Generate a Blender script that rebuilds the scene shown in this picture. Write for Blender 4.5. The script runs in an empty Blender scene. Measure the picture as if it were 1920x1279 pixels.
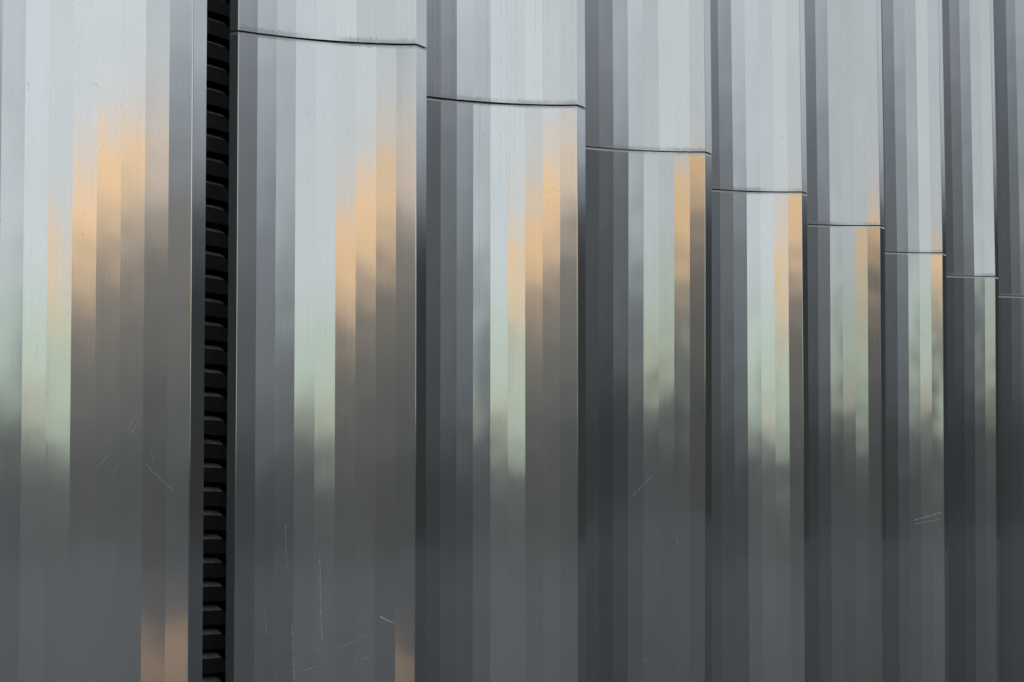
import bpy, math, random
from mathutils import Vector, Matrix

random.seed(7)
S = bpy.context.scene
C = S.collection
rad = math.radians

# ------------------------------------------------------------------ camera
cam_d = bpy.data.cameras.new('camera')
cam = bpy.data.objects.new('camera', cam_d)
C.objects.link(cam)
cam.location = (0, 0, 1.6)
cam.rotation_euler = (rad(90 + 1.9), 0, 0)
cam_d.lens = 50
cam_d.sensor_width = 36
cam_d.shift_y = 0.1521           # rising front: the photograph keeps its verticals
cam_d.clip_start = 0.05
cam_d.clip_end = 3000
S.camera = cam

# ------------------------------------------------------------------ exposure
S.view_settings.view_transform = 'Standard'
S.view_settings.look = 'None'
S.view_settings.exposure = 0
S.view_settings.gamma = 1
S.view_settings.use_curve_mapping = False
S.cycles.max_bounces = 8
S.cycles.glossy_bounces = 6
S.cycles.use_denoising = True


# ------------------------------------------------------------------ node helper
class V:
    """a socket with arithmetic"""
    def __init__(self, g, s):
        self.g, self.s = g, s

    def _m(self, op, *o, clamp=False):
        n = self.g.nt.nodes.new('ShaderNodeMath')
        n.operation = op
        n.use_clamp = clamp
        for i, v in enumerate((self,) + o):
            if isinstance(v, V):
                self.g.nt.links.new(v.s, n.inputs[i])
            else:
                n.inputs[i].default_value = v
        return V(self.g, n.outputs[0])

    def __add__(self, o): return self._m('ADD', o)
    __radd__ = __add__
    def __sub__(self, o): return self._m('SUBTRACT', o)
    def __rsub__(self, o): return (self * -1) + o
    def __mul__(self, o): return self._m('MULTIPLY', o)
    __rmul__ = __mul__
    def __truediv__(self, o): return self._m('DIVIDE', o)
    def max(self, o): return self._m('MAXIMUM', o)
    def min(self, o): return self._m('MINIMUM', o)
    def abs(self): return self._m('ABSOLUTE')
    def clamp(self): return self._m('ADD', 0.0, clamp=True)
    def pow(self, o): return self._m('POWER', o)

    def smooth(self, a, b):
        """0 below a, 1 above b"""
        n = self.g.nt.nodes.new('ShaderNodeMapRange')
        n.interpolation_type = 'SMOOTHSTEP'
        n.inputs['From Min'].default_value = a
        n.inputs['From Max'].default_value = b
        self.g.nt.links.new(self.s, n.inputs['Value'])
        return V(self.g, n.outputs[0])


class G:
    def __init__(self, nt):
        self.nt = nt

    def new(self, t, **kw):
        n = self.nt.nodes.new(t)
        for k, v in kw.items():
            setattr(n, k, v)
        return n

    def link(self, a, b):
        self.nt.links.new(a.s if isinstance(a, V) else a, b)

    def vec(self, x, y, z):
        n = self.new('ShaderNodeCombineXYZ')
        for i, v in enumerate((x, y, z)):
            if isinstance(v, V):
                self.link(v, n.inputs[i])
            else:
                n.inputs[i].default_value = v
        return n.outputs[0]

    def sep(self, s):
        n = self.new('ShaderNodeSeparateXYZ')
        self.link(s, n.inputs[0])
        return [V(self, n.outputs[i]) for i in range(3)]

    def noise(self, vec, scale=1.0, detail=3.0, rough=0.5, distort=0.0):
        n = self.new('ShaderNodeTexNoise')
        n.inputs['Scale'].default_value = scale
        n.inputs['Detail'].default_value = detail
        n.inputs['Roughness'].default_value = rough
        n.inputs['Distortion'].default_value = distort
        self.link(vec, n.inputs['Vector'])
        return V(self, n.outputs['Fac'])

    def rgb(self, c):
        n = self.new('ShaderNodeRGB')
        n.outputs[0].default_value = (*c, 1)
        return n.outputs[0]

    def mix(self, f, a, b, blend='MIX'):
        n = self.new('ShaderNodeMix', data_type='RGBA', blend_type=blend)
        for sock, v in ((n.inputs[0], f), (n.inputs[6], a), (n.inputs[7], b)):
            if isinstance(v, V):
                self.link(v, sock)
            elif isinstance(v, tuple):
                sock.default_value = (*v, 1)
            elif isinstance(v, (int, float)):
                sock.default_value = v
            else:
                self.link(v, sock)
        return n.outputs[2]

    def scale(self, c, f):
        n = self.new('ShaderNodeVectorMath', operation='SCALE')
        if isinstance(c, tuple):
            n.inputs[0].default_value = c
        else:
            self.link(c, n.inputs[0])
        if isinstance(f, V):
            self.link(f, n.inputs['Scale'])
        else:
            n.inputs['Scale'].default_value = f
        return n.outputs[0]


# ------------------------------------------------------------------ sky: an evening sky broken by cloud
SUN_EL, SUN_AZ = rad(4), rad(20)
world = bpy.data.worlds.new('World')
S.world = world
world.use_nodes = True
world.cycles.sampling_method = 'NONE'
wt = world.node_tree
wt.nodes.clear()
g = G(wt)
tc = g.new('ShaderNodeTexCoord')
dx, dy, dz = g.sep(tc.outputs['Generated'])
A = dx._m('ARCTAN2', dy * -1) * 57.2958         # bearing from the street side, degrees
E = dz._m('ARCSINE') * 57.2958                  # elevation, degrees
nv = g.vec(A / 9.0, E / 3.5, 0.0)
n_big = g.noise(nv, 0.55, 1, 0.5) - 0.5
n_mid = g.noise(nv, 1.4, 3, 0.6) - 0.5
n_fine = g.noise(nv, 4.5, 3, 0.6) - 0.5

# evening cloud over the whole sky: a dark bank along the horizon, pale veil above it
dark = (E.smooth(0, 16) * 0.075 + E.smooth(13, 29) * 0.26 + 0.040) * (((42.0 - A) / 12.0).max(0.0).min(1.0).pow(2.0) * 1.5 + 1.0)
pale = (E + n_big * 6.0).smooth(11.0, 20.0) * 0.72 + 0.025
heavy = (A + n_big * 8.0).smooth(-70.0, -45.0) * (1.0 - (A + n_big * 8.0).smooth(48.0, 62.0))
lum = (pale + (dark - pale) * heavy) * (n_mid * 0.6 + 1.0)
grey = g.scale((0.94, 1.0, 1.07), lum)
# the open part of the sky: clear and greenish low down, white veil higher up
wht = g.mix((E + n_mid * 4).smooth(6.0, 12.5), (0.72, 0.85, 0.66), (0.88, 0.93, 0.95))
wht = g.scale(wht, n_mid * 0.35 + 0.98)
wid = (E - 8.0).max(0.0) * 1.15 + 2.0
right = ((A - 24.0 + (E - 12.0).max(0.0) * 0.55 + n_big * 2.0) / wid).smooth(0.0, 1.0)
left = (A + 3.3 + n_big * 2.0).smooth(-1.6, 1.6)
opening = left * (1.0 - right)
col = g.mix(opening, grey, wht)
# cloud bank in the west with a sunlit rim
Eb = 13.7 - A * 0.10 - (A - 6.0).max(0.0) * 0.27 + n_mid * 2.4 + n_fine * 0.5
d = E - Eb
bank = (1.0 - d.smooth(-1.8, 0.5)) * (1.0 - (A + n_mid * 2.5).smooth(13.8, 15.4))
bankcol = g.mix(E.smooth(3, 12), (0.065, 0.067, 0.07), (0.19, 0.165, 0.135))
col = g.mix(bank * (A + 30.0).smooth(0.0, 12.0), col, bankcol)
rim = d.smooth(-1.8, 0.6) * (1.0 - (d + n_mid * 3.0 + n_fine * 1.0).smooth(2.0, 3.8))
rim = rim * (A + 4.6).smooth(0.0, 2.5) * (1.0 - (A + n_mid * 2.0).smooth(15.2, 17.4))
rim = rim * (A.smooth(-4.0, 9.0) * 0.55 + 0.45)
rim = rim * (n_big * 1.6 + n_mid * 1.4 + 1.15).clamp()
col = g.mix(rim, col, (1.45, 0.84, 0.35))
# last light along the horizon
glow = E.smooth(4.0, 4.8) * (1.0 - (E + n_mid * 1.5).smooth(5.4, 6.6)) * (A - 15.0).smooth(0.0, 3.0) * (1.0 - A.smooth(25.0, 30.0))
col = g.mix(glow * (n_mid * 5.0 + n_big * 2.0 + 0.30).clamp(), col, (0.88, 0.58, 0.34))

sky = g.new('ShaderNodeTexSky', sky_type='NISHITA', sun_disc=False,
            sun_elevation=SUN_EL, sun_rotation=SUN_AZ)
b1 = g.new('ShaderNodeBackground')
g.link(sky.outputs[0], b1.inputs[0])
b1.inputs[1].default_value = 0.06
b2 = g.new('ShaderNodeBackground')
g.link(col, b2.inputs[0])
b2.inputs[1].default_value = 1.0
ms = g.new('ShaderNodeMixShader')
ms.inputs[0].default_value = 0.94
g.link(b1.outputs[0], ms.inputs[1])
g.link(b2.outputs[0], ms.inputs[2])
wo = g.new('ShaderNodeOutputWorld')
g.link(ms.outputs[0], wo.inputs[0])

# low evening sun, behind the building: the facade is in its own shade
sun_d = bpy.data.lights.new('sun', 'SUN')
sun_d.energy = 0.5
sun_d.angle = rad(10)
sun_d.color = (1.0, 0.78, 0.55)
sun = bpy.data.objects.new('sun', sun_d)
C.objects.link(sun)
sdir = Vector((math.sin(SUN_AZ) * math.cos(SUN_EL), math.cos(SUN_AZ) * math.cos(SUN_EL), math.sin(SUN_EL)))
sun.rotation_euler = sdir.to_track_quat('Z', 'Y').to_euler()
sun.location = (0, 30, 20)


# ------------------------------------------------------------------ materials
def material(name):
    m = bpy.data.materials.new(name)
    m.use_nodes = True
    m.node_tree.nodes.clear()
    gg = G(m.node_tree)
    out = gg.new('ShaderNodeOutputMaterial')
    p = gg.new('ShaderNodeBsdfPrincipled')
    gg.link(p.outputs[0], out.inputs[0])
    return m, gg, p, out


ZJ = 3.07           # height of the joint between the two rows of panels

# scratches and scuffs on the lower panels: (x0, z0, x1, z1, half width)
SCRATCHES = [
    (-0.560, 1.30, -0.535, 1.285, 0.0007),
    (-0.70, 1.42, -0.698, 1.34, 0.0006), (-0.905, 1.835, -0.90, 1.80, 0.0007), (-1.0, 1.77, -0.985, 1.80, 0.0006),
    (0.60, 1.66, 0.62, 1.60, 0.0006),
    (-0.553, 1.565, -0.547, 1.325, 0.0016), (-0.629, 1.370, -0.623, 1.215, 0.0013),
    (-0.500, 1.300, -0.425, 1.335, 0.0007), (-0.600, 1.235, -0.540, 1.258, 0.0008),
    (-0.455, 1.262, -0.415, 1.272, 0.0010), (-0.648, 1.66, -0.645, 1.52, 0.0006),
    (-0.345, 1.372, -0.385, 1.392, 0.0030), (-0.965, 1.885, -0.945, 1.92, 0.0011),
    (-0.955, 1.88, -0.938, 1.905, 0.0009), (-0.92, 1.80, -0.855, 1.735, 0.0008),
    (-1.04, 1.79, -1.00, 1.83, 0.0008), (0.02, 1.70, 0.06, 1.62, 0.0006),
    (2.02, 1.72, 2.16, 1.76, 0.0035), (2.02, 1.70, 2.15, 1.725, 0.0020),
    (0.45, 1.78, 0.53, 1.86, 0.0012),
]


def aluminium(name, tone=1.0, dust_lift=0.0, flange=False, scratches=()):
    m, q, p, out = material(name)
    m.node_tree.nodes.remove(p)
    p = q.new('ShaderNodeBsdfAnisotropic')
    p.inputs['Anisotropy'].default_value = -0.35
    q.link(q.vec(0.0, 0.0, 1.0), p.inputs['Tangent'])
    tcn = q.new('ShaderNodeTexCoord')
    oi = q.new('ShaderNodeObjectInfo')
    rnd = V(q, oi.outputs['Random'])
    ox, oy, oz = q.sep(tcn.outputs['Object'])
    geo = q.new('ShaderNodeNewGeometry')
    wx, wy, wz = q.sep(geo.outputs['Position'])
    u = ox + rnd * 13.0
    # brushed grain running up the sheet
    grain = q.noise(q.vec(u * 900.0, 0.0, oz * 5.0 + rnd * 40.0), 1.0, 2, 0.6) - 0.5
    band = q.noise(q.vec(u * 90.0, 3.0, oz * 1.2 + rnd * 40.0), 1.0, 2, 0.5) - 0.5
    cloud = q.noise(q.vec(wx * 5.0, wy * 5.0, wz * 3.0), 1.0, 4, 0.6) - 0.5
    speck = q.noise(q.vec(wx * 900.0, wy * 900.0, wz * 900.0), 1.0, 1, 0.5)
    lum = (grain * 0.16 + band * 0.06 + cloud * 0.10 + 1.0) * tone
    lum = lum * (rnd * 0.20 + 0.90)
    base = q.scale((0.70, 0.73, 0.745), lum)
    rough = grain * 0.04 + cloud * 0.04 + 0.088
    if not flange:
        # thin drip marks, only on the panels that carry them
        at2 = q.new('ShaderNodeAttribute', attribute_type='OBJECT', attribute_name='sheet_tone')
        base = q.scale(base, V(q, at2.outputs['Fac']))
        at = q.new('ShaderNodeAttribute', attribute_type='OBJECT', attribute_name='drips')
        drips = V(q, at.outputs['Fac'])
        wob = q.noise(q.vec(wx * 3.0, 0.0, wz * 9.0), 1.0, 2, 0.6) * 0.35
        cells = u * 55.0 + wob
        fr = cells._m('FRACT')
        idn = q.new('ShaderNodeTexWhiteNoise', noise_dimensions='1D')
        q.link(cells._m('FLOOR'), idn.inputs['W'])
        cid = V(q, idn.outputs['Value'])
        wn = q.new('ShaderNodeTexWhiteNoise', noise_dimensions='1D')
        q.link(cells._m('FLOOR') + 71.3, wn.inputs['W'])
        cid2 = V(q, wn.outputs['Value'])
        line = 1.0 - (fr - 0.5).abs().smooth(0.01, 0.045)
        broken = q.noise(q.vec(cid * 50.0, 0.0, wz * 22.0), 1.0, 3, 0.65).smooth(0.40, 0.62)
        zlow = wz - (cid2 * 1.1 + 2.05)
        drip = line * cid.smooth(0.58, 0.62) * broken * zlow.smooth(0.0, 0.3) * drips
        base = q.mix(drip * 0.6, base, (0.17, 0.18, 0.18))
        # scratches
        px, pz = wx, wz
        wobx = px + (q.noise(q.vec(wx * 25.0, 0.0, wz * 25.0), 1.0, 2, 0.6) - 0.5) * 0.008
        tot = None
        for (x0, z0, x1, z1, w) in scratches:
            L2 = (x1 - x0) ** 2 + (z1 - z0) ** 2
            t = (((wobx - x0) * (x1 - x0) + (pz - z0) * (z1 - z0)) * (1.0 / L2))._m('ADD', 0.0, clamp=True)
            ex = wobx - x0 - t * (x1 - x0)
            ez = pz - z0 - t * (z1 - z0)
            dist = (ex * ex + ez * ez)._m('SQRT')
            k = 1.0 - dist.smooth(w * 0.35, w * 1.2)
            tot = k if tot is None else tot.max(k)
        # faint hair scratches everywhere
        hv = q.noise(q.vec(wx * 7.0, wy * 7.0, wz * 7.0), 1.0, 3, 0.6, 1.2) - 0.5
        hair = (1.0 - hv.abs().smooth(0.0005, 0.0022)) * \
            q.noise(q.vec(wx * 11.0, wy * 11.0, wz * 11.0 + 9.0), 1.0, 2, 0.6).smooth(0.60, 0.68)
        mark = hair * 0.35
        if tot is not None:
            mark = mark.max(tot * q.noise(q.vec(wx * 60.0, 0.0, wz * 90.0), 1.0, 2, 0.6).smooth(0.22, 0.6) * 1.0)
    # pale dust: specks all over, a dirty margin along the joint
    jd = (wz - ZJ).abs()
    ragged = q.noise(q.vec(u * 160.0, 0.0, wz * 40.0), 1.0, 3, 0.6)
    joint = (1.0 - (jd - ragged * 0.030 + 0.009).smooth(0.0, 0.012)) * \
        q.noise(q.vec(wx * 6.0, wy * 6.0, 0.0), 1.0, 1, 0.5).smooth(0.3, 0.6)
    if flange and 'lip' not in name:
        joint = joint * 0.0
    dust = joint * (0.15 + 0.6 * q.noise(q.vec(u * 400.0, 0.0, wz * 300.0), 1.0, 1, 0.5).smooth(0.35, 0.65)) + speck.smooth(0.80, 0.84) * 0.5 + dust_lift
    dust = dust * (0.7 + ragged * 0.6)
    spot = q.noise(q.vec(wx * 260.0, wy * 260.0, wz * 260.0), 1.0, 0, 0.5)
    base = q.mix(spot.smooth(0.825, 0.85) * 0.5, base, (0.12, 0.12, 0.12))
    q.link(base, p.inputs['Color'])
    q.link(rough.max(0.05), p.inputs['Roughness'])
    # oil-canning and grain relief
    oil = q.noise(q.vec(ox * 2.5 + rnd * 57.0, 0.0, wz * 2.4), 1.0, 2, 0.5)
    bmp = q.new('ShaderNodeBump')
    bmp.inputs['Strength'].default_value = 1.0
    bmp.inputs['Distance'].default_value = 0.0026
    q.link(oil + grain * 0.004, bmp.inputs['Height'])
    q.link(bmp.outputs[0], p.inputs['Normal'])
    # hazy film of oxide
    haze = q.new('ShaderNodeBsdfAnisotropic')
    haze.inputs['Roughness'].default_value = 0.24
    haze.inputs['Anisotropy'].default_value = -0.86
    q.link(q.vec(0.0, 0.0, 1.0), haze.inputs['Tangent'])
    q.link(base, haze.inputs['Color'])
    mx = q.new('ShaderNodeMixShader')
    mx.inputs[0].default_value = 0.06 if flange else 0.20
    q.link(p.outputs[0], mx.inputs[1])
    q.link(haze.outputs[0], mx.inputs[2])
    df = q.new('ShaderNodeBsdfDiffuse')
    df.inputs[0].default_value = (0.62, 0.63, 0.63, 1)
    mx2 = q.new('ShaderNodeMixShader')
    if not flange:
        # handling smudges and splash low down
        smudge = q.noise(q.vec(wx * 9.0, wy * 9.0, wz * 7.0 + 4.0), 1.0, 4, 0.65, 0.6).smooth(0.56, 0.74)
        runs = q.noise(q.vec(u * 70.0, 0.0, wz * 1.3), 1.0, 2, 0.5).smooth(0.60, 0.80)
        dust = dust + smudge * 0.03 * (1.0 - wz.smooth(1.5, 2.4)) + runs * 0.012
        dust = dust.max(mark)
    q.link(dust.clamp(), mx2.inputs[0])
    q.link(mx.outputs[0], mx2.inputs[1])
    q.link(df.outputs[0], mx2.inputs[2])
    q.link(mx2.outputs[0], out.inputs[0])
    return m


ALU = aluminium('brushed_aluminium')
ALU_SCRATCHED = {2: aluminium('scuffed_aluminium', scratches=[t for t in SCRATCHES if t[0] < -0.84]),
                 3: aluminium('scratched_aluminium', scratches=[t for t in SCRATCHES if -0.84 < t[0] < -0.25]),
                 5: aluminium('rubbed_aluminium', scratches=[t for t in SCRATCHES if 0.3 < t[0] < 0.8]),
                 8: aluminium('chafed_aluminium', scratches=[t for t in SCRATCHES if t[0] > 1.8])}
ALU_FLANGE = aluminium('folded_aluminium_edge', 0.92, 0.015, True)
ALU_HEM = aluminium('lightened_aluminium_hem', 0.92, 0.20, True)  # even pale diffuse share brightens the hem, for light it fails to mirror

BLACK, q, p, _ = material('black_coated_steel')
geo = q.new('ShaderNodeNewGeometry')
wx, wy, wz = q.sep(geo.outputs['Position'])
nx, ny, nz = q.sep(geo.outputs['Normal'])
dn = q.noise(q.vec(wx * 30.0, wy * 30.0, wz * 30.0), 1.0, 5, 0.65)
smear = q.noise(q.vec(wx * 60.0, wy * 60.0, wz * 12.0), 1.0, 3, 0.6)
dustf = (nz.smooth(0.2, 0.8) * 0.8 + 0.035) * (dn * smear * 3.2).clamp()
q.link(q.mix(dustf.clamp(), (0.015, 0.0155, 0.0165), (0.42, 0.42, 0.42)), p.inputs['Base Color'])
p.inputs['Roughness'].default_value = 0.5

DARK, q, p, _ = material('dark_membrane')
p.inputs['Base Color'].default_value = (0.035, 0.036, 0.038, 1)
p.inputs['Roughness'].default_value = 0.8

GROUND, q, p, _ = material('concrete_paving')
geo = q.new('ShaderNodeNewGeometry')
gn = q.noise(geo.outputs['Position'], 0.6, 6, 0.6)
q.link(q.mix(gn, (0.024, 0.027, 0.034), (0.058, 0.062, 0.070)), p.inputs['Base Color'])
p.inputs['Roughness'].default_value = 0.85

BRICK, q, p, _ = material('terracotta_paving')
geo = q.new('ShaderNodeNewGeometry')
bk = q.new('ShaderNodeTexBrick')
bk.inputs['Scale'].default_value = 4.0
bk.inputs['Color1'].default_value = (0.78, 0.42, 0.17, 1)
bk.inputs['Color2'].default_value = (0.70, 0.36, 0.15, 1)
bk.inputs['Mortar'].default_value = (0.30, 0.22, 0.17, 1)
q.link(geo.outputs['Position'], bk.inputs['Vector'])
q.link(bk.outputs['Color'], p.inputs['Base Color'])
p.inputs['Roughness'].default_value = 0.8

ASPHALT, q, p, _ = material('asphalt')
geo = q.new('ShaderNodeNewGeometry')
gn = q.noise(geo.outputs['Position'], 0.8, 5, 0.6)
q.link(q.mix(gn, (0.018, 0.019, 0.022), (0.036, 0.036, 0.039)), p.inputs['Base Color'])
p.inputs['Roughness'].default_value = 0.85

LEAF, q, p, _ = material('distant_foliage')
geo = q.new('ShaderNodeNewGeometry')
gn = q.noise(geo.outputs['Position'], 0.25, 5, 0.6)
q.link(q.mix(gn, (0.045, 0.051, 0.054), (0.09, 0.098, 0.10)), p.inputs['Base Color'])
p.inputs['Roughness'].default_value = 0.9


# ------------------------------------------------------------------ mesh helpers
def obj(name, verts, faces, mat, parent=None, mesh=None):
    if mesh is None:
        mesh = bpy.data.meshes.new(name)
        mesh.from_pydata([tuple(v) for v in verts], [], faces)
        mesh.validate()
        mesh.update()
        mesh.materials.append(mat)
    o = bpy.data.objects.new(name, mesh)
    C.objects.link(o)
    if parent:
        o.parent = parent
    return o


def empty(name, loc=(0, 0, 0), parent=None):
    o = bpy.data.objects.new(name, None)
    C.objects.link(o)
    o.location = loc
    o.empty_display_size = 0.1
    if parent:
        o.parent = parent
    return o


def tag(o, label, cat=None, group=None, kind=None):
    o['label'] = label
    if cat:
        o['category'] = cat
    if group:
        o['group'] = group
    if kind:
        o['kind'] = kind
    return o


def strip(path, z0, z1, closed=False):
    """vertical sheet following a plan path"""
    vs, fs = [], []
    for (x, y) in path:
        vs += [(x, y, z0), (x, y, z1)]
    n = len(path)
    for i in range(n if closed else n - 1):
        j = (i + 1) % n
        fs.append((2 * i, 2 * j, 2 * j + 1, 2 * i + 1))
    return vs, fs


# ------------------------------------------------------------------ the setting
gr = obj('ground', [(-600, -600, 0), (600, -600, 0), (600, 300, 0), (-600, 300, 0)], [(0, 1, 2, 3)], GROUND)
gr['kind'] = 'structure'
pv = obj('brick_path', [(-9.0, -22.0, .004), (-1.9, -20.5, .004), (-0.35, -8.6, .004), (-6.5, -9.2, .004)],
         [(0, 1, 2, 3)], BRICK)
pv['kind'] = 'structure'

rd = obj('road', [(2.2, -0.5, .004), (13.5, -26.0, .004), (150.0, -40.0, .004), (150.0, 120.0, .004), (60.0, 74.0, .004), (7.5, 9.8, .004)],
         [(0, 1, 2, 3, 4, 5)], ASPHALT)
rd['kind'] = 'structure'

# far wood closing the view behind the photographer (seen only mirrored in the metal)
vs, fs = [], []
N, K = 260, 9
for i in range(N):
    a = rad(-80 + 160 * i / (N - 1))
    for k in range(K):
        t = k / (K - 1)
        h = 16.6 + 1.5 * math.sin(i * .31) + 1.1 * math.sin(i * .83 + 1) + random.uniform(-.8, .8)
        r = 170 + 18 * t + random.uniform(-1, 1)
        z = h * math.sin(math.pi * min(1, .02 + t * .96)) ** .35 + random.uniform(-.5, .5)
        vs.append((r * math.sin(a), -r * math.cos(a), max(-0.5, z) if 0 < k < K - 1 else -0.5))
for i in range(N - 1):
    for k in range(K - 1):
        fs.append((i * K + k, (i + 1) * K + k, (i + 1) * K + k + 1, i * K + k + 1))
wd = obj('distant_wood', vs, fs, LEAF)
wd['kind'] = 'stuff'
wd['label'] = 'dark distant wood mirrored low down in the metal panels'
wd['category'] = 'wood'

# ------------------------------------------------------------------ facade
facade = empty('metal_clad_building', (0.9, 5.4, 0))
tag(facade, 'building facade of tall brushed aluminium panels folded into vertical facets', 'building')
bpy.context.view_layer.update()
FL = Vector((0.9, 5.4, 0))

# front right corner of each column's folded face, in plan (metres); the row bends gently away
COLS = [(-1.863, 2.445), (-1.337, 3.010), (-0.811, 3.575), (-0.281, 4.135), (0.219, 4.714), (0.725, 5.283), (1.210, 5.888),
        (1.698, 6.514), (2.172, 7.129), (2.653, 7.761), (3.134, 8.394), (3.612, 9.030), (4.088, 9.668), (4.562, 10.308)]
# each sheet hangs a little differently: (lower tilt, upper tilt, turn) in degrees, positive leans back
HANG = [(0, 1.0, 1.5), (0, 1.0, 2.0), (0.0, 0.3, 3.5), (0.15, 0.9, 2.0), (0.0, 1.0, 0), (-0.85, 1.0, 0), (0.0, 1.2, -0.9),
        (-0.4, 0.9, -1.9), (-0.35, 0.8, -1.2), (-0.7, 0.9, 0.4), (-0.6, 0.9, 1.2), (0, 1, 0), (-0.3, 0.8, 0.5), (0.1, 1, -0.5)]
DRIPS = {(4, 1): 1.0, (4, 0): 0.9, (3, 1): 0.35, (5, 0): 0.25, (5, 1): 0.3, (7, 1): 0.5, (8, 1): 0.4}
# base tone factor set per sheet, most of them darker
SHEET_TONE = {(5, 0): 0.84, (7, 0): 0.80, (8, 0): 0.92, (9, 0): 0.80, (10, 0): 0.85, (5, 1): 0.92, (6, 1): 0.95, (7, 1): 0.88, (8, 1): 0.88, (9, 1): 0.83, (10, 1): 0.83, (2, 0): 1.04}
FACE_LEN = [0.0585] * 6 + [0.0560, 0.0550, 0.0540]
PHI0, DPHI = 0.5, 2.55
GAP = 0.0032
TH = 0.003
Z_LO = (0.14, ZJ - GAP)
Z_UP = (ZJ, 6.10)
LIP = 0.009

facet_mesh = {}


def facet(L, h, mat, parent):
    """one flat strip of the fold: a sheet with its thickness"""
    key = (round(L, 4), round(h, 4), mat.name)
    if key not in facet_mesh:
        v = [(0, 0, 0), (L, 0, 0), (L, 0, h), (0, 0, h), (0, TH, 0), (L, TH, 0), (L, TH, h), (0, TH, h)]
        f = [(0, 1, 2, 3), (5, 4, 7, 6), (4, 5, 1, 0), (3, 2, 6, 7)]
        o = obj('facet', v, f, mat, parent)
        facet_mesh[key] = o.data
        return o
    return obj('facet', None, None, None, parent, facet_mesh[key])


def flange_mesh(name, path, h, mat, parent, cap=True):
    """folded edge: sheet along a plan path, with thickness"""
    n = len(path)
    nor = []
    for i in range(n):
        a = Vector(path[max(0, i - 1)])
        b = Vector(path[min(n - 1, i + 1)])
        t = (b - a).normalized()
        nor.append(Vector((-t.y, t.x)))
    back = [Vector(path[i]) + nor[i] * TH for i in range(n)]
    vs, fs = [], []
    for i in range(n):
        x, y = path[i]
        bx, by = back[i]
        vs += [(x, y, 0), (x, y, h), (bx, by, 0), (bx, by, h)]
    for i in range(n - 1):
        a, b = 4 * i, 4 * (i + 1)
        fs += [(a, b, b + 1, a + 1), (b + 2, a + 2, a + 3, b + 3), (a + 2, b + 2, b, a), (a + 1, b + 1, b + 3, a + 3)]
    fs += [(0, 1, 3, 2), (4 * n - 4, 4 * n - 2, 4 * n - 1, 4 * n - 3)]
    return obj(name, vs, fs, mat, parent)


R50 = rad(50)
INW = Vector((-math.sin(R50), math.cos(R50)))   # into the building


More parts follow.
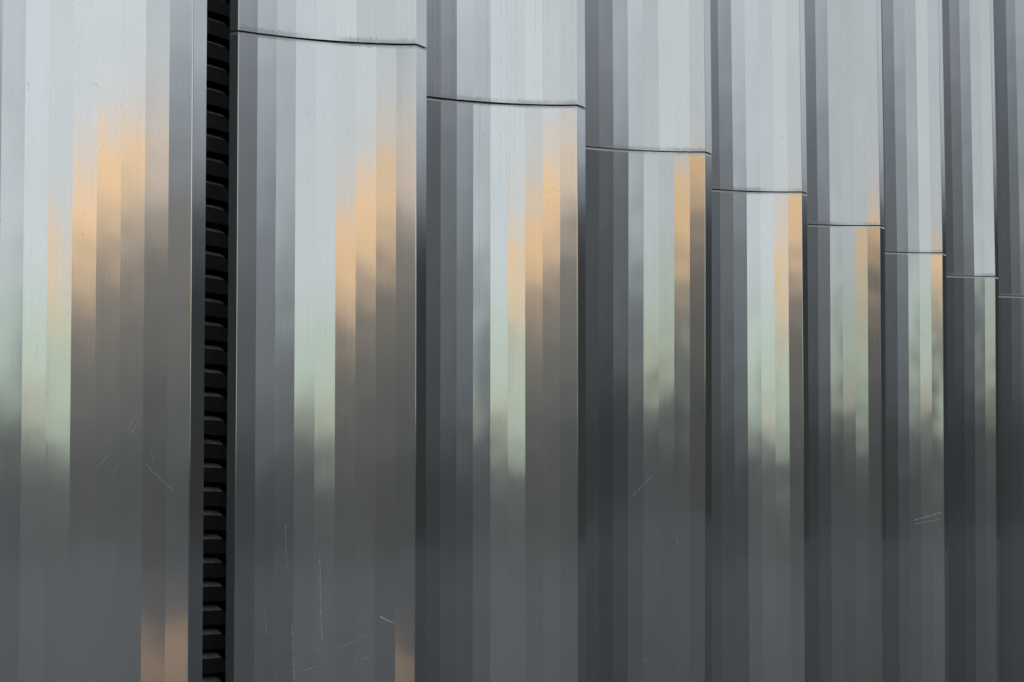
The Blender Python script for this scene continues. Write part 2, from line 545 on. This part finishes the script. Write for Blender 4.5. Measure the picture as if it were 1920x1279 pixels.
def build_panel(ci, row):
    px, py = COLS[ci]
    z0, z1 = (Z_LO, Z_UP)[row]
    h = z1 - z0
    if row == 0:
        h -= LIP
    tilt = HANG[ci][row]
    yaw = HANG[ci][2]
    pan = empty('cladding_panel', (0, 0, 0), facade)
    # hinge the sheet at the joint so both rows meet there
    hinge_z = ZJ
    phi_m = PHI0 + DPHI * 4
    axis = Vector((math.cos(rad(phi_m)), math.sin(rad(phi_m)), 0))
    lean = Matrix.Rotation(-rad(tilt), 4, axis)
    out = Vector((math.sin(rad(phi_m)), -math.cos(rad(phi_m)), 0)) * (0.0012 if row else 0.0)
    pan.matrix_local = Matrix.Translation(Vector((px, py, hinge_z)) + out - FL) @ lean
    zz = z0 - hinge_z
    fold = random.Random(ci * 31 + row * 7 + 3)
    pts = [Vector((0, 0))]
    BV = 0.0022
    pts[0] = Vector((-BV, 0))
    for k, L in enumerate(FACE_LEN):
        a = rad(PHI0 + DPHI * k + yaw + fold.uniform(-0.5, 0.5) - ((1.4 if ci < 5 else 0.4) if k == 0 else 0.0))
        if k == 0:
            L -= BV
        nxt = pts[-1] - Vector((math.cos(a), math.sin(a))) * L
        f = facet(L, h, ALU_SCRATCHED.get(ci, ALU) if row == 0 else ALU, pan)
        f.matrix_local = Matrix.Translation((nxt.x, nxt.y, zz)) @ Matrix.Rotation(a, 4, 'Z')
        f['drips'] = float(DRIPS.get((ci, row), 0.0))
        f['sheet_tone'] = SHEET_TONE.get((ci, row), 1.0)
        pts.append(nxt)
    # right edge: small rounding, return at the building's line, then back to the frame
    r0 = pts[0]
    rr = [r0]
    for fa, ln in ((6, .0014), (14, .0014), (30, .0012)):
        rr.append(rr[-1] + Vector((math.cos(rad(fa)), math.sin(rad(fa)))) * ln)
    r2 = rr[-1]
    r3 = r2 + Vector((math.cos(R50), math.sin(R50))) * 0.041
    r4 = r3 + INW * 0.16
    e = flange_mesh('return_edge', [tuple(v) for v in rr + [r3, r3 + INW * .002, r4]], h, ALU_FLANGE, pan)
    e.location = (0, 0, zz)
    # left edge
    l0 = pts[-1]
    ll = [l0]
    for fa, ln in ((14, .0014), (5, .0015), (-8, .0012)):
        ll.append(ll[-1] - Vector((math.cos(rad(fa)), math.sin(rad(fa)))) * ln)
    l2 = ll[-1]
    l3 = l2 + Vector((-math.cos(rad(21)), math.sin(rad(21)))) * 0.026
    l4 = l3 + Vector((0.014, 0.05))
    e = flange_mesh('left_hem', [tuple(v) for v in [l4, l3] + ll[::-1]], h, ALU_HEM, pan)
    e.location = (0, 0, zz)
    # horizontal folds top and bottom
    prof = [r3] + rr[:0:-1] + pts + ll[1:] + [l3]
    n = len(prof)

    def tangent_normal(i):
        a, b = prof[max(0, i - 1)], prof[min(n - 1, i + 1)]
        t = (b - a).normalized()
        return Vector((t.y, -t.x)) if Vector((t.y, -t.x)).y > 0 else Vector((-t.y, t.x))
    nor = [tangent_normal(i) for i in range(n)]
    if row == 0:
        vs, fs = [], []
        for i in range(n):
            b = prof[i] + nor[i] * 0.003
            c = prof[i] + nor[i] * 0.05
            vs += [(prof[i].x, prof[i].y, 0), (b.x, b.y, LIP), (c.x, c.y, LIP)]
        for i in range(n - 1):
            a, b = 3 * i, 3 * (i + 1)
            fs += [(b, a, a + 1, b + 1), (b + 1, a + 1, a + 2, b + 2)]
        t = obj('top_lip', vs, fs, ALU_LIP, pan)
        t.location = (0, 0, zz + h)
    else:
        vs, fs = [], []
        for i in range(n):
            b = prof[i] + nor[i] * TH
            c = prof[i] + nor[i] * 0.05
            vs += [(b.x, b.y, 0.0015), (c.x, c.y, 0.0015)]
        for i in range(n - 1):
            a, b = 2 * i, 2 * (i + 1)
            fs += [(a, b, b + 1, a + 1)]
        t = obj('bottom_fold', vs, fs, ALU_FLANGE, pan)
        t.location = (0, 0, zz)
    return pan


ALU_LIP = aluminium('dusty_aluminium_lip', 0.95, 0.25, True)
for ci in range(len(COLS)):
    for row in (0, 1):
        build_panel(ci, row)

# wall behind the sheets, and a dark plinth under them
line = [Vector(c) + INW * 0.62 for c in COLS]
line = [line[0] - Vector((.64, .77)) * .9] + line + [line[-1] + Vector((.6, .8)) * .9]
back = [v + INW * 0.25 for v in line]
ring = line + back[::-1]
vs, fs = strip([tuple(v) for v in ring], 0, 6.2, True)
m = len(line)
for i in range(m - 1):
    j = len(ring) - 1 - i
    fs.append((2 * i + 1, 2 * i + 3, 2 * (j - 1) + 1, 2 * j + 1))
w = obj('backing_wall', vs, fs, DARK, facade)
w.location = -FL

# ------------------------------------------------------------------ louvre between the first two columns
SL = Vector((math.cos(rad(47)), math.sin(rad(47)), 0))
SI = Vector((-SL.y, SL.x, 0))                    # into the building
lou = empty('ventilation_louvre', (-0.832, 4.20, 0))
tag(lou, 'tall black louvre of horizontal slats in the gap between two aluminium panels', 'louvre')
LEN = 0.46
PITCH = 0.0695
FH, RZ, RD = 0.043, 0.013, 0.020
CH = 0.027
# profile points along the slat: left end, chamfer start, right end
v = []
for (s, top) in ((-LEN, FH), (-CH, FH), (0.0, FH - 0.019)):
    pf = SL * s
    pb = SL * s + SI * RD
    pbb = SL * s + SI * (RD + .03)
    v += [tuple(pf), tuple(pf + Vector((0, 0, top))), tuple(pb + Vector((0, 0, top + (RZ if s < -CH / 2 else RZ * .3)))),
          tuple(pbb + Vector((0, 0, top + (RZ if s < -CH / 2 else RZ * .3) + .006))),
          tuple(pb + Vector((0, 0, 0.004)))]
f = []
for i in range(2):
    a, b = 5 * i, 5 * (i + 1)
    for k in range(5):
        kk = (k + 1) % 5
        f.append((a + k, b + k, b + kk, a + kk))
f += [(4, 3, 2, 1, 0), (10, 11, 12, 13, 14)]
first = obj('slat', v, f, BLACK, lou)
first.location = (0, 0, 1.085)
z = 1.085 + PITCH
while z < 3.36:
    o = first.copy()
    C.objects.link(o)
    o.parent = lou
    o.location = (0, 0, z)
    z += PITCH
bp = SI * 0.055
hv = [tuple(SL * -LEN + bp), tuple(SL * 0.03 + bp), tuple(SL * 0.03 + bp + SI * .02), tuple(SL * -LEN + bp + SI * .02)]
vs, fs = strip([(a[0], a[1]) for a in hv], 0.0, 6.1, True)
obj('back_plate', vs, fs, DARK, lou)
jp = [SL * 0.012, SL * 0.03, SL * 0.03 + SI * .055, SL * 0.012 + SI * .055]
vs, fs = strip([(a[0], a[1]) for a in jp], 0.0, 6.1, True)
obj('side_frame', vs, fs, DARK, lou)
